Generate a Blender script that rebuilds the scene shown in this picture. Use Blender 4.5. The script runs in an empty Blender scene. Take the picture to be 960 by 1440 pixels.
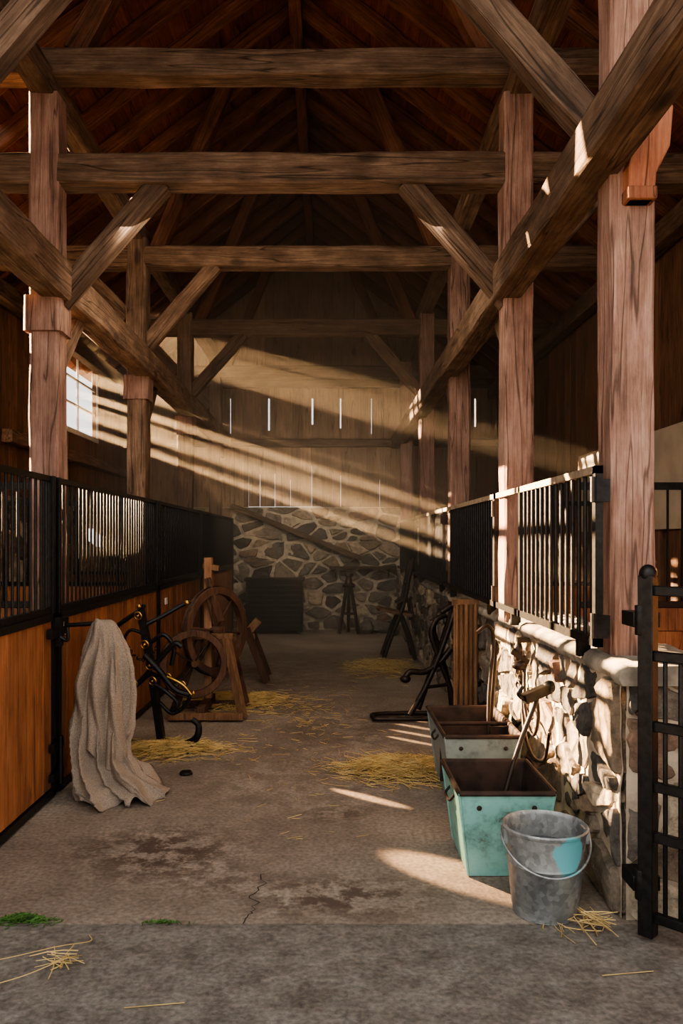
import bpy, math, random
from mathutils import Vector, Matrix, noise as mnoise
random.seed(7)
R = random.Random(11)
scene = bpy.context.scene
COL = scene.collection

# ------------------------------------------------------------------ materials
def new_mat(name):
    m = bpy.data.materials.new(name); m.use_nodes = True
    nt = m.node_tree; b = nt.nodes['Principled BSDF']
    return m, nt, b
def N(nt, t, **k):
    n = nt.nodes.new(t)
    for a, v in k.items(): setattr(n, a, v)
    return n
def ramp(nt, stops):
    r = N(nt, 'ShaderNodeValToRGB'); e = r.color_ramp.elements
    while len(e) < len(stops): e.new(0.5)
    for i, (p, c) in enumerate(stops):
        e[i].position = p; e[i].color = (*c, 1) if len(c) == 3 else c
    return r
def wood(name, c0, c1, c2, axis='X', rough=0.75, bump=0.35, fine=1.0, spec=0.3, cracks=.8, knots=.8):
    m, nt, b = new_mat(name); L = nt.links; ax = 'XYZ'.index(axis)
    tc = N(nt, 'ShaderNodeTexCoord'); oi = N(nt, 'ShaderNodeObjectInfo')
    at = N(nt, 'ShaderNodeAttribute', attribute_name='pv')
    ad = N(nt, 'ShaderNodeMath', operation='ADD'); L.new(oi.outputs['Random'], ad.inputs[0]); L.new(at.outputs['Fac'], ad.inputs[1])
    fr = N(nt, 'ShaderNodeMath', operation='FRACT'); L.new(ad.outputs[0], fr.inputs[0])
    mul = N(nt, 'ShaderNodeMath', operation='MULTIPLY'); mul.inputs[1].default_value = 37; L.new(ad.outputs[0], mul.inputs[0])
    va = N(nt, 'ShaderNodeVectorMath', operation='ADD'); L.new(tc.outputs['Object'], va.inputs[0]); L.new(mul.outputs[0], va.inputs[1])
    def mapped(sc, al):
        mp = N(nt, 'ShaderNodeMapping'); s = [sc] * 3; s[ax] = al; mp.inputs['Scale'].default_value = s; L.new(va.outputs[0], mp.inputs[0]); return mp.outputs[0]
    n1 = N(nt, 'ShaderNodeTexNoise'); n1.inputs['Scale'].default_value = 1.6; n1.inputs['Detail'].default_value = 9; n1.inputs['Roughness'].default_value = .78; n1.inputs['Distortion'].default_value = .7
    L.new(mapped(30 * fine, 1.2), n1.inputs['Vector'])
    n2 = N(nt, 'ShaderNodeTexNoise'); n2.inputs['Scale'].default_value = 2.2; n2.inputs['Detail'].default_value = 5; n2.inputs['Roughness'].default_value = .6
    L.new(mapped(3.5, 1.6), n2.inputs['Vector'])
    mx = N(nt, 'ShaderNodeMath', operation='MULTIPLY_ADD'); mx.inputs[1].default_value = .6; L.new(n1.outputs['Fac'], mx.inputs[0])
    m3 = N(nt, 'ShaderNodeMath', operation='MULTIPLY'); m3.inputs[1].default_value = .4; L.new(n2.outputs['Fac'], m3.inputs[0]); L.new(m3.outputs[0], mx.inputs[2])
    rp = ramp(nt, [(.36, c0), (.5, c1), (.64, c2)]); L.new(mx.outputs[0], rp.inputs[0])
    vo = N(nt, 'ShaderNodeTexVoronoi'); vo.inputs['Scale'].default_value = 1.0
    L.new(mapped(3.0, 1.3), vo.inputs['Vector'])
    kr = ramp(nt, [(.0, (.12, .12, .12)), (.08, (.3, .3, .3)), (.14, (1, 1, 1))]); L.new(vo.outputs['Distance'], kr.inputs[0])
    km = N(nt, 'ShaderNodeMixRGB', blend_type='MULTIPLY'); km.inputs[0].default_value = knots; L.new(rp.outputs[0], km.inputs[1]); L.new(kr.outputs[0], km.inputs[2])
    # drying checks : thin dark lines running with the grain
    n4 = N(nt, 'ShaderNodeTexNoise'); n4.inputs['Scale'].default_value = 1.0; n4.inputs['Detail'].default_value = 2; n4.inputs['Distortion'].default_value = .3
    L.new(mapped(9, .45), n4.inputs['Vector'])
    cr = ramp(nt, [(.488, (1, 1, 1)), (.498, (.15, .15, .15)), (.502, (.15, .15, .15)), (.512, (1, 1, 1))]); L.new(n4.outputs['Fac'], cr.inputs[0])
    k2 = N(nt, 'ShaderNodeMixRGB', blend_type='MULTIPLY'); k2.inputs[0].default_value = cracks; L.new(km.outputs[0], k2.inputs[1]); L.new(cr.outputs[0], k2.inputs[2])
    hv = N(nt, 'ShaderNodeHueSaturation'); mr = N(nt, 'ShaderNodeMapRange'); mr.inputs[3].default_value = .7; mr.inputs[4].default_value = 1.3
    L.new(fr.outputs[0], mr.inputs[0]); L.new(mr.outputs[0], hv.inputs['Value']); L.new(k2.outputs[0], hv.inputs['Color'])
    L.new(hv.outputs[0], b.inputs['Base Color'])
    b.inputs['Roughness'].default_value = rough; b.inputs['Specular IOR Level'].default_value = spec
    bp = N(nt, 'ShaderNodeBump'); bp.inputs['Strength'].default_value = bump; bp.inputs['Distance'].default_value = .02
    bm = N(nt, 'ShaderNodeMath', operation='MULTIPLY_ADD'); bm.inputs[1].default_value = .5; L.new(cr.outputs[0], bm.inputs[0]); L.new(n1.outputs['Fac'], bm.inputs[2])
    L.new(bm.outputs[0], bp.inputs['Height']); L.new(bp.outputs[0], b.inputs['Normal'])
    return m
def plain(name, c, rough=.6, metal=0, var=.35, nscale=14, bump=.2, c2=None, spec=.4):
    m, nt, b = new_mat(name); L = nt.links
    tc = N(nt, 'ShaderNodeTexCoord'); n = N(nt, 'ShaderNodeTexNoise'); n.inputs['Scale'].default_value = nscale; n.inputs['Detail'].default_value = 6
    L.new(tc.outputs['Object'], n.inputs['Vector'])
    d = c2 if c2 else tuple(x * (1 - var) for x in c)
    rp = ramp(nt, [(.35, d), (.6, c)]); L.new(n.outputs['Fac'], rp.inputs[0]); L.new(rp.outputs[0], b.inputs['Base Color'])
    b.inputs['Roughness'].default_value = rough; b.inputs['Metallic'].default_value = metal; b.inputs['Specular IOR Level'].default_value = spec
    bp = N(nt, 'ShaderNodeBump'); bp.inputs['Strength'].default_value = bump; bp.inputs['Distance'].default_value = .01
    L.new(n.outputs['Fac'], bp.inputs['Height']); L.new(bp.outputs[0], b.inputs['Normal'])
    return m

M_timber = wood('old_timber', (.04, .025, .018), (.13, .082, .054), (.26, .178, .124), bump=.7)
M_post = wood('red_post_timber', (.10, .058, .045), (.25, .148, .115), (.41, .275, .22), bump=.7, knots=.6, cracks=.7)
M_rafter = wood('rafter_wood', (.04, .016, .009), (.12, .048, .024), (.22, .10, .055))
M_roof = wood('roof_boards', (.05, .016, .008), (.13, .042, .020), (.20, .075, .035), axis='Y')
M_plank = wood('wall_planks', (.11, .068, .042), (.25, .16, .10), (.37, .25, .155), axis='Z')
M_side = wood('side_planks', (.06, .03, .018), (.15, .075, .042), (.23, .125, .07), axis='Z')
M_stall = wood('stall_boards', (.10, .042, .02), (.26, .103, .046), (.39, .17, .08), axis='Z', rough=.6, bump=.3, spec=.3, cracks=.6)
M_dkwood = wood('dark_wood', (.03, .017, .011), (.075, .038, .024), (.13, .07, .045), axis='Z', cracks=.3)
M_warmwood = wood('warm_wood', (.10, .05, .028), (.22, .12, .065), (.34, .20, .115), axis='Z', cracks=.4)
M_black = plain('black_iron', (.022, .021, .021), .42, .6, .4, 30, .15)
M_rust = plain('rusty_iron', (.055, .034, .027), .75, .3, .5, 12, .4, c2=(.022, .016, .014))
M_brown_iron = plain('brown_iron', (.035, .024, .020), .42, .5, .4, 16, .3)
M_brass = plain('brass', (.58, .35, .08), .35, 1, .5, 20, .1)
M_white = plain('white_paint', (.75, .73, .68), .5, 0, .15)
M_cream = plain('cream_wall', (.50, .41, .30), .8, 0, .2, 4)
M_rail = plain('pale_rail', (.42, .33, .24), .55, .3, .4, 20)  # paler than the black bars, used for the top rails
M_cap = plain('cap_stone', (.34, .30, .24), .85, 0, .55, 9, .8)
M_straw = plain('straw', (.52, .37, .15), .7, 0, .35, 8, 0)
M_moss = plain('moss', (.06, .14, .025), .8, 0, .5, 30, 0)
M_crack = plain('crack_dirt', (.04, .033, .028), .95)

def teal_mat(name, c, chip):
    m, nt, b = new_mat(name); L = nt.links
    tc = N(nt, 'ShaderNodeTexCoord')
    n = N(nt, 'ShaderNodeTexNoise'); n.inputs['Scale'].default_value = 6; n.inputs['Detail'].default_value = 9; n.inputs['Roughness'].default_value = .7
    L.new(tc.outputs['Object'], n.inputs['Vector'])
    rp = ramp(nt, [(.33, chip), (.39, tuple(x * .65 for x in c)), (.5, c), (.75, tuple(min(1, x * 1.2) for x in c))]); L.new(n.outputs['Fac'], rp.inputs[0])
    L.new(rp.outputs[0], b.inputs['Base Color']); b.inputs['Roughness'].default_value = .45
    bp = N(nt, 'ShaderNodeBump'); bp.inputs['Strength'].default_value = .2; bp.inputs['Distance'].default_value = .004; L.new(n.outputs['Fac'], bp.inputs['Height']); L.new(bp.outputs[0], b.inputs['Normal'])
    return m
M_teal = teal_mat('turquoise_enamel', (.20, .43, .40), (.07, .04, .025))
M_greyblue = teal_mat('greyblue_enamel', (.22, .27, .27), (.07, .05, .035))

def galv():
    m, nt, b = new_mat('galvanized_steel'); L = nt.links
    tc = N(nt, 'ShaderNodeTexCoord')
    v = N(nt, 'ShaderNodeTexVoronoi'); v.inputs['Scale'].default_value = 45; L.new(tc.outputs['Object'], v.inputs['Vector'])
    bwn = N(nt, 'ShaderNodeRGBToBW'); L.new(v.outputs['Color'], bwn.inputs[0])
    n = N(nt, 'ShaderNodeTexNoise'); n.inputs['Scale'].default_value = 9; n.inputs['Detail'].default_value = 6; L.new(tc.outputs['Object'], n.inputs['Vector'])
    r1 = ramp(nt, [(.3, (.19, .20, .205)), (.7, (.40, .42, .425))]); L.new(n.outputs['Fac'], r1.inputs[0])
    mv = N(nt, 'ShaderNodeMixRGB', blend_type='OVERLAY'); mv.inputs[0].default_value = .3; L.new(r1.outputs[0], mv.inputs[1]); L.new(bwn.outputs[0], mv.inputs[2])
    d = N(nt, 'ShaderNodeVectorMath', operation='DISTANCE'); L.new(tc.outputs['Object'], d.inputs[0]); d.inputs[1].default_value = (1.00, 3.29, .30)
    ad = N(nt, 'ShaderNodeMath', operation='MULTIPLY_ADD'); L.new(n.outputs['Fac'], ad.inputs[0]); ad.inputs[1].default_value = -.14; L.new(d.outputs['Value'], ad.inputs[2])
    r2 = ramp(nt, [(.0, (1, 1, 1)), (.012, (0, 0, 0))]); L.new(ad.outputs[0], r2.inputs[0])
    mx = N(nt, 'ShaderNodeMixRGB'); L.new(r2.outputs[0], mx.inputs[0]); L.new(mv.outputs[0], mx.inputs[1]); mx.inputs[2].default_value = (.12, .36, .40, 1)
    L.new(mx.outputs[0], b.inputs['Base Color'])
    iv = N(nt, 'ShaderNodeMath', operation='MULTIPLY_ADD'); iv.inputs[1].default_value = -.6; iv.inputs[2].default_value = .6; L.new(r2.outputs[0], iv.inputs[0]); L.new(iv.outputs[0], b.inputs['Metallic'])
    b.inputs['Roughness'].default_value = .45
    return m
M_galv = galv()

def stone_mat():
    m, nt, b = new_mat('field_stone'); L = nt.links
    at = N(nt, 'ShaderNodeAttribute', attribute_name='pv'); tc = N(nt, 'ShaderNodeTexCoord')
    rp = ramp(nt, [(0, (.06, .057, .055)), (.3, (.13, .12, .11)), (.5, (.24, .205, .165)), (.62, (.09, .08, .072)), (.78, (.31, .235, .16)), (.9, (.50, .44, .34)), (1, (.18, .095, .065))])
    L.new(at.outputs['Fac'], rp.inputs[0])
    n = N(nt, 'ShaderNodeTexNoise'); n.inputs['Scale'].default_value = 11; n.inputs['Detail'].default_value = 10; n.inputs['Roughness'].default_value = .7; L.new(tc.outputs['Object'], n.inputs['Vector'])
    r2 = ramp(nt, [(.3, (.35, .35, .35)), (.7, (1.7, 1.6, 1.5))]); L.new(n.outputs['Fac'], r2.inputs[0])
    mx = N(nt, 'ShaderNodeMixRGB', blend_type='MULTIPLY'); mx.inputs[0].default_value = 1; L.new(rp.outputs[0], mx.inputs[1]); L.new(r2.outputs[0], mx.inputs[2])
    L.new(mx.outputs[0], b.inputs['Base Color']); b.inputs['Roughness'].default_value = .85
    bp = N(nt, 'ShaderNodeBump'); bp.inputs['Strength'].default_value = 1; bp.inputs['Distance'].default_value = .04; L.new(n.outputs['Fac'], bp.inputs['Height']); L.new(bp.outputs[0], b.inputs['Normal'])
    return m
M_stone = stone_mat()
M_mortar = plain('lime_mortar', (.54, .45, .34), .95, 0, .4, 12, .8)

def concrete():
    m, nt, b = new_mat('worn_concrete'); L = nt.links
    tc = N(nt, 'ShaderNodeTexCoord'); at = N(nt, 'ShaderNodeAttribute', attribute_name='pv')
    n1 = N(nt, 'ShaderNodeTexNoise'); n1.inputs['Scale'].default_value = 1.3; n1.inputs['Detail'].default_value = 8; n1.inputs['Roughness'].default_value = .65
    n2 = N(nt, 'ShaderNodeTexNoise'); n2.inputs['Scale'].default_value = 45; n2.inputs['Detail'].default_value = 5
    n3 = N(nt, 'ShaderNodeTexNoise'); n3.inputs['Scale'].default_value = 7; n3.inputs['Detail'].default_value = 9; n3.inputs['Roughness'].default_value = .75
    for n in (n1, n2, n3): L.new(tc.outputs['Object'], n.inputs['Vector'])
    r1 = ramp(nt, [(.35, (.165, .13, .104)), (.65, (.295, .248, .205))]); L.new(n1.outputs['Fac'], r1.inputs[0])
    r2 = ramp(nt, [(.3, (.58, .58, .58)), (.7, (1.28, 1.28, 1.28))]); L.new(n2.outputs['Fac'], r2.inputs[0])
    mx = N(nt, 'ShaderNodeMixRGB', blend_type='MULTIPLY'); mx.inputs[0].default_value = .9; L.new(r1.outputs[0], mx.inputs[1]); L.new(r2.outputs[0], mx.inputs[2])
    cur = mx.outputs[0]
    r3 = ramp(nt, [(.45, (0, 0, 0)), (.54, (1, 1, 1))]); L.new(n3.outputs['Fac'], r3.inputs[0])
    for (cx, cy, sx, sy, k) in [(-.86, 4.1, .58, .5, .9), (.05, 3.58, .6, .3, .85), (.03, 4.65, .28, .18, .6), (.2, 6.8, .9, 1.4, .45), (-.5, 3.75, .35, .2, .5), (-.2, 2.7, 1.8, .6, .5), (-.6, 9.5, 1.2, 2.5, .4), (-.2, 5.3, 1.3, .9, .4)]:
        mp = N(nt, 'ShaderNodeMapping'); mp.vector_type = 'POINT'
        mp.inputs['Scale'].default_value = (1 / sx, 1 / sy, 1); mp.inputs['Location'].default_value = (-cx / sx, -cy / sy, 0)
        L.new(tc.outputs['Object'], mp.inputs[0])
        ln = N(nt, 'ShaderNodeVectorMath', operation='LENGTH'); L.new(mp.outputs[0], ln.inputs[0])
        mr = N(nt, 'ShaderNodeMapRange'); mr.inputs[1].default_value = 1.1; mr.inputs[2].default_value = .3; mr.inputs[3].default_value = 0; mr.inputs[4].default_value = k
        L.new(ln.outputs['Value'], mr.inputs[0])
        mm = N(nt, 'ShaderNodeMath', operation='MULTIPLY'); L.new(mr.outputs[0], mm.inputs[0]); L.new(r3.outputs[0], mm.inputs[1])
        m2 = N(nt, 'ShaderNodeMixRGB'); L.new(mm.outputs[0], m2.inputs[0]); L.new(cur, m2.inputs[1]); m2.inputs[2].default_value = (.06, .036, .026, 1)
        cur = m2.outputs[0]
    m4 = N(nt, 'ShaderNodeMixRGB'); L.new(at.outputs['Fac'], m4.inputs[0]); L.new(cur, m4.inputs[1])
    r5 = ramp(nt, [(.36, (.09, .078, .066)), (.5, (.145, .13, .114)), (.62, (.19, .176, .155))]); L.new(n3.outputs['Fac'], r5.inputs[0])
    m5 = N(nt, 'ShaderNodeMixRGB', blend_type='MULTIPLY'); m5.inputs[0].default_value = .9; L.new(r5.outputs[0], m5.inputs[1]); L.new(r2.outputs[0], m5.inputs[2]); L.new(m5.outputs[0], m4.inputs[2])
    L.new(m4.outputs[0], b.inputs['Base Color']); b.inputs['Roughness'].default_value = .72
    bm = N(nt, 'ShaderNodeMath', operation='ADD'); L.new(n2.outputs['Fac'], bm.inputs[0]); L.new(n3.outputs['Fac'], bm.inputs[1])
    bp = N(nt, 'ShaderNodeBump'); bp.inputs['Strength'].default_value = .5; bp.inputs['Distance'].default_value = .008; L.new(bm.outputs[0], bp.inputs['Height']); L.new(bp.outputs[0], b.inputs['Normal'])
    return m
M_conc = concrete()
def cloth_mat():
    m, nt, b = new_mat('tan_wool'); L = nt.links
    tc = N(nt, 'ShaderNodeTexCoord'); n = N(nt, 'ShaderNodeTexNoise'); n.inputs['Scale'].default_value = 160; n.inputs['Detail'].default_value = 4
    L.new(tc.outputs['Object'], n.inputs['Vector'])
    rp = ramp(nt, [(.3, (.20, .155, .12)), (.7, (.37, .30, .24))]); L.new(n.outputs['Fac'], rp.inputs[0]); L.new(rp.outputs[0], b.inputs['Base Color'])
    b.inputs['Roughness'].default_value = .95
    bp = N(nt, 'ShaderNodeBump'); bp.inputs['Strength'].default_value = .8; bp.inputs['Distance'].default_value = .008; L.new(n.outputs['Fac'], bp.inputs['Height']); L.new(bp.outputs[0], b.inputs['Normal'])
    return m
M_cloth = cloth_mat()

# ------------------------------------------------------------------ mesh builder
def catmull(pts, n=6):
    pts = [Vector(p) for p in pts]
    if len(pts) < 3 or n <= 1: return pts
    P = [pts[0] * 2 - pts[1]] + pts + [pts[-1] * 2 - pts[-2]]; out = []
    for i in range(1, len(P) - 2):
        a, b, c, d = P[i - 1], P[i], P[i + 1], P[i + 2]
        for k in range(n):
            t = k / n
            out.append(.5 * ((2 * b) + (-a + c) * t + (2 * a - 5 * b + 4 * c - d) * t * t + (-a + 3 * b - 3 * c + d) * t ** 3))
    out.append(pts[-1]); return out
class MB:
    def __init__(s): s.v = []; s.f = []; s.m = []; s.pv = []
    def add(s, vs, fs, m=0, pv=None):
        o = len(s.v); s.v += [tuple(v) for v in vs]; s.f += [[i + o for i in f] for f in fs]; s.m += [m] * len(fs)
        s.pv += [R.random() if pv is None else pv] * len(vs)
    def box(s, x0, x1, y0, y1, z0, z1, m=0, pv=None, T=None):
        vs = [Vector(p) for p in [(x0, y0, z0), (x1, y0, z0), (x1, y1, z0), (x0, y1, z0), (x0, y0, z1), (x1, y0, z1), (x1, y1, z1), (x0, y1, z1)]]
        if T: vs = [T @ v for v in vs]
        s.add(vs, [(0, 3, 2, 1), (4, 5, 6, 7), (0, 1, 5, 4), (1, 2, 6, 5), (2, 3, 7, 6), (3, 0, 4, 7)], m, pv)
    def bar(s, p, q, w, h, m=0, pv=None, up=(0, 0, 1)):
        p = Vector(p); q = Vector(q); d = (q - p); L = d.length; d.normalize(); up = Vector(up)
        if abs(d.dot(up)) > .98: up = Vector((0, 1, 0))
        y = up.cross(d).normalized(); z = d.cross(y)
        T = Matrix(((d.x, y.x, z.x, p.x), (d.y, y.y, z.y, p.y), (d.z, y.z, z.z, p.z), (0, 0, 0, 1)))
        s.box(0, L, -w / 2, w / 2, -h / 2, h / 2, m, pv, T)
    def tube(s, pts, r, seg=8, m=0, closed=False, n=6, flat=1.0):
        pts = catmull(pts, n) if not closed else catmull(list(pts) + [pts[0]], n)[:-1]
        K = len(pts); up = None; vs = []
        for i, p in enumerate(pts):
            if closed: t = pts[(i + 1) % K] - pts[i - 1]
            else: t = pts[min(i + 1, K - 1)] - pts[max(i - 1, 0)]
            t.normalize()
            if up is None: up = Vector((0, 0, 1)) if abs(t.z) < .9 else Vector((0, 1, 0))
            a = t.cross(up)
            if a.length < 1e-4: a = t.orthogonal()
            a.normalize(); bb = a.cross(t).normalized(); up = bb
            rr = r(i / (K - 1)) if callable(r) else r
            vs += [p + a * math.cos(2 * math.pi * k / seg) * rr + bb * math.sin(2 * math.pi * k / seg) * rr * flat for k in range(seg)]
        fs = []
        for i in range(K if closed else K - 1):
            j = (i + 1) % K
            for k in range(seg):
                k2 = (k + 1) % seg; fs.append((i * seg + k, i * seg + k2, j * seg + k2, j * seg + k))
        if not closed: fs += [tuple(range(seg))[::-1], tuple((K - 1) * seg + k for k in range(seg))]
        s.add(vs, fs, m)
    def ring(s, c, r, t, axis, m=0, seg=40, w=None, a0=0, a1=360):
        ax = Vector(axis).normalized(); u = ax.orthogonal().normalized(); w2 = ax.cross(u)
        if abs(a1 - a0) >= 360:
            s.tube([Vector(c) + u * math.cos(2 * math.pi * k / seg) * r + w2 * math.sin(2 * math.pi * k / seg) * r for k in range(seg)], t, 8, m, True, 1)
        else:
            s.tube([Vector(c) + u * math.cos(math.radians(a0 + (a1 - a0) * k / seg)) * r + w2 * math.sin(math.radians(a0 + (a1 - a0) * k / seg)) * r for k in range(seg + 1)], t, 8, m, False, 1)
    def rim(s, c, axis, r0, r1, th, m=0, seg=48):
        ax = Vector(axis).normalized(); u = ax.orthogonal().normalized(); w = ax.cross(u); vs = []
        for k in range(seg):
            a = 2 * math.pi * k / seg; d = u * math.cos(a) + w * math.sin(a)
            for (rr, hh) in ((r0, -th / 2), (r1, -th / 2), (r1, th / 2), (r0, th / 2)): vs.append(Vector(c) + d * rr + ax * hh)
        fs = []
        for k in range(seg):
            j = (k + 1) % seg
            for q in range(4):
                q2 = (q + 1) % 4; fs.append((k * 4 + q, k * 4 + q2, j * 4 + q2, j * 4 + q))
        s.add(vs, fs, m)
    def lathe(s, prof, c, seg=48, m=0):
        vs = []; c = Vector(c)
        for (r, z) in prof:
            vs += [c + Vector((r * math.cos(2 * math.pi * k / seg), r * math.sin(2 * math.pi * k / seg), z)) for k in range(seg)]
        fs = []
        for i in range(len(prof) - 1):
            for k in range(seg):
                k2 = (k + 1) % seg; fs.append((i * seg + k, i * seg + k2, (i + 1) * seg + k2, (i + 1) * seg + k))
        s.add(vs, fs, m)
    def blob(s, c, rx, ry, rz, m=0, seg=16, amp=.15, sd=0, pv=None):
        vs = []; fs = []; c = Vector(c); H = seg // 2
        for i in range(H + 1):
            th = math.pi * i / H
            for k in range(seg):
                ph = 2 * math.pi * k / seg; d = Vector((math.sin(th) * math.cos(ph), math.sin(th) * math.sin(ph), math.cos(th)))
                f = 1 + amp * mnoise.noise(d * 1.8 + Vector((sd, sd, sd)))
                vs.append(c + Vector((d.x * rx, d.y * ry, d.z * rz)) * f)
        for i in range(H):
            for k in range(seg):
                k2 = (k + 1) % seg; fs.append((i * seg + k, (i + 1) * seg + k, (i + 1) * seg + k2, i * seg + k2))
        s.add(vs, fs, m, pv)
    def build(s, name, mats, parent=None, smooth=True, bevel=0, angle=35):
        me = bpy.data.meshes.new(name); me.from_pydata(s.v, [], s.f); me.update()
        for mt in (mats if isinstance(mats, (list, tuple)) else [mats]): me.materials.append(mt)
        me.polygons.foreach_set('material_index', s.m)
        at = me.attributes.new('pv', 'FLOAT', 'POINT'); at.data.foreach_set('value', s.pv)
        if smooth:
            me.shade_smooth()
            try: me.set_sharp_from_angle(angle=math.radians(angle))
            except Exception: pass
        ob = bpy.data.objects.new(name, me); COL.objects.link(ob)
        if parent: ob.parent = parent
        if bevel:
            bv = ob.modifiers.new('bevel', 'BEVEL'); bv.width = bevel; bv.segments = 2; bv.limit_method = 'ANGLE'
        return ob
def empty(name):
    e = bpy.data.objects.new(name, None); e.empty_display_size = .2; COL.objects.link(e); return e

def beam(name, p, q, w, h, mat, parent, up=(0, 0, 1), seed=0):
    """hewn timber: local X along its length, chamfered section, slightly wavy"""
    p = Vector(p); q = Vector(q); d = q - p; L = d.length; d.normalize(); up = Vector(up)
    if abs(d.dot(up)) > .98: up = Vector((0, 1, 0))
    y = up.cross(d).normalized(); z = d.cross(y); ch = min(w, h) * .07
    sec = [(-w / 2 + ch, -h / 2), (w / 2 - ch, -h / 2), (w / 2, -h / 2 + ch), (w / 2, h / 2 - ch), (w / 2 - ch, h / 2), (-w / 2 + ch, h / 2), (-w / 2, h / 2 - ch), (-w / 2, -h / 2 + ch)]
    n = max(2, int(L / .22)); vs = []; fs = []; sd = R.random() * 50
    for i in range(n + 1):
        X = L * i / n
        for k, (a, b) in enumerate(sec):
            j = .012; vs.append((X, a + j * mnoise.noise(Vector((X * 2.2, k * .7, sd))), b + j * mnoise.noise(Vector((X * 2.2, k * .7, sd + 9)))))
    for i in range(n):
        for k in range(8):
            k2 = (k + 1) % 8; fs.append((i * 8 + k, (i + 1) * 8 + k, (i + 1) * 8 + k2, i * 8 + k2))
    fs += [tuple(range(8)), tuple(n * 8 + k for k in range(8))[::-1]]
    me = bpy.data.meshes.new(name); me.from_pydata(vs, [], fs); me.update(); me.materials.append(mat)
    ob = bpy.data.objects.new(name, me); COL.objects.link(ob)
    ob.matrix_world = Matrix(((d.x, y.x, z.x, p.x), (d.y, y.y, z.y, p.y), (d.z, y.z, z.z, p.z), (0, 0, 0, 1)))
    if parent: ob.parent = parent
    return ob

# ------------------------------------------------------------------ rubble stonework
def rubble(name, o, U, V, Nn, W, H, cw, ch, depth=.045, holes=(), gap=.016, mats=None, sd=1, back=True, parent=None):
    rr = random.Random(sd); o = Vector(o); U = Vector(U); V = Vector(V); Nn = Vector(Nn)
    st = cw / ch; pts = []; nx = max(1, round(W / cw)); ny = max(1, round(H / ch))
    for j in range(ny):
        for i in range(nx):
            if rr.random() < .2: continue
            pts.append(((i + .5 + (.5 if j % 2 else 0) + rr.uniform(-.46, .46)) * W / nx, (j + .5 + rr.uniform(-.46, .46)) * H / ny * st))
            if rr.random() < .22: pts.append(((i + rr.random()) * W / nx, (j + rr.random()) * H / ny * st))
    pts = [(min(max(x, .02), W - .02), y) for x, y in pts]
    mb = MB()
    for (px, py) in pts:
        poly = [(0, 0), (W, 0), (W, H * st), (0, H * st)]
        for (qx, qy) in pts:
            dx, dy = qx - px, qy - py
            d2 = dx * dx + dy * dy
            if d2 < 1e-9 or d2 > (3.2 * cw) ** 2: continue
            mx, my = (px + qx) / 2, (py + qy) / 2; new = []
            for i in range(len(poly)):
                a = poly[i]; b = poly[(i + 1) % len(poly)]
                da = (a[0] - mx) * dx + (a[1] - my) * dy; db = (b[0] - mx) * dx + (b[1] - my) * dy
                if da <= 0: new.append(a)
                if (da < 0 < db) or (db < 0 < da):
                    t = da / (da - db); new.append((a[0] + (b[0] - a[0]) * t, a[1] + (b[1] - a[1]) * t))
            poly = new
            if len(poly) < 3: break
        if len(poly) < 3: continue
        poly = [(x, y / st) for x, y in poly]
        cx = sum(p[0] for p in poly) / len(poly); cy = sum(p[1] for p in poly) / len(poly)
        if any(h[0] < cx < h[1] and h[2] < cy < h[3] for h in holes): continue
        g = gap * rr.uniform(.4, 1.3)
        sh = []
        for x, y in poly:
            d = math.hypot(x - cx, y - cy) or 1; k = max(.3, 1 - 1.2 * g / d); sh.append((cx + (x - cx) * k, cy + (y - cy) * k))
        nw = []
        for i in range(len(sh)):
            a = sh[i]; b = sh[(i + 1) % len(sh)]; L = math.hypot(a[0] - b[0], a[1] - b[1]); q = max(2, int(L / .035))
            f = min(.3, .018 / max(L, .02))
            for k in range(q):
                t = f + (1 - 2 * f) * k / (q - 1); X = a[0] + (b[0] - a[0]) * t; Y = a[1] + (b[1] - a[1]) * t
                nw.append((X + .013 * mnoise.noise(Vector((X * 22, Y * 22, sd))), Y + .013 * mnoise.noise(Vector((X * 22, Y * 22, sd + 5)))))
        sh = nw
        n = len(sh); dp = depth * rr.uniform(.4, 1.15); tx, ty = rr.uniform(-.16, .16), rr.uniform(-.16, .16); vs = []
        for (k, dd) in ((1, -.02), (.985, dp * .75), (.92, dp), (.6, dp * 1.03), (.3, dp * 1.05)):
            for (x, y) in sh:
                X = cx + (x - cx) * k; Y = cy + (y - cy) * k
                z = dd + (0 if dd < 0 else (X - cx) * tx + (Y - cy) * ty + .024 * mnoise.noise(Vector((X * 11, Y * 11, sd))))
                vs.append(o + U * X + V * Y + Nn * z)
        vs.append(o + U * cx + V * cy + Nn * dp * 1.05); fs = []
        for q in range(4):
            for i in range(n):
                j = (i + 1) % n; fs.append((q * n + i, q * n + j, (q + 1) * n + j, (q + 1) * n + i))
        for i in range(n): fs.append((4 * n + i, 4 * n + (i + 1) % n, 5 * n))
        mb.add(vs, fs, 0, rr.random())
    if back:
        NX, NY = int(W / .08) + 1, int(H / .08) + 1; vs = []; fs = []
        for j in range(NY + 1):
            for i in range(NX + 1):
                X, Y = W * i / NX, H * j / NY
                vs.append(o + U * X + V * Y + Nn * (.014 + .016 * mnoise.noise(Vector((X * 7, Y * 7, sd)))))
        for j in range(NY):
            for i in range(NX):
                X, Y = W * (i + .5) / NX, H * (j + .5) / NY
                if any(h[0] < X < h[1] and h[2] < Y < h[3] for h in holes): continue
                a = j * (NX + 1) + i; fs.append((a, a + 1, a + NX + 2, a + NX + 1))
        mb.add(vs, fs, 1, .5)
    return mb.build(name, [M_stone, M_mortar], parent, True, angle=32)

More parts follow.
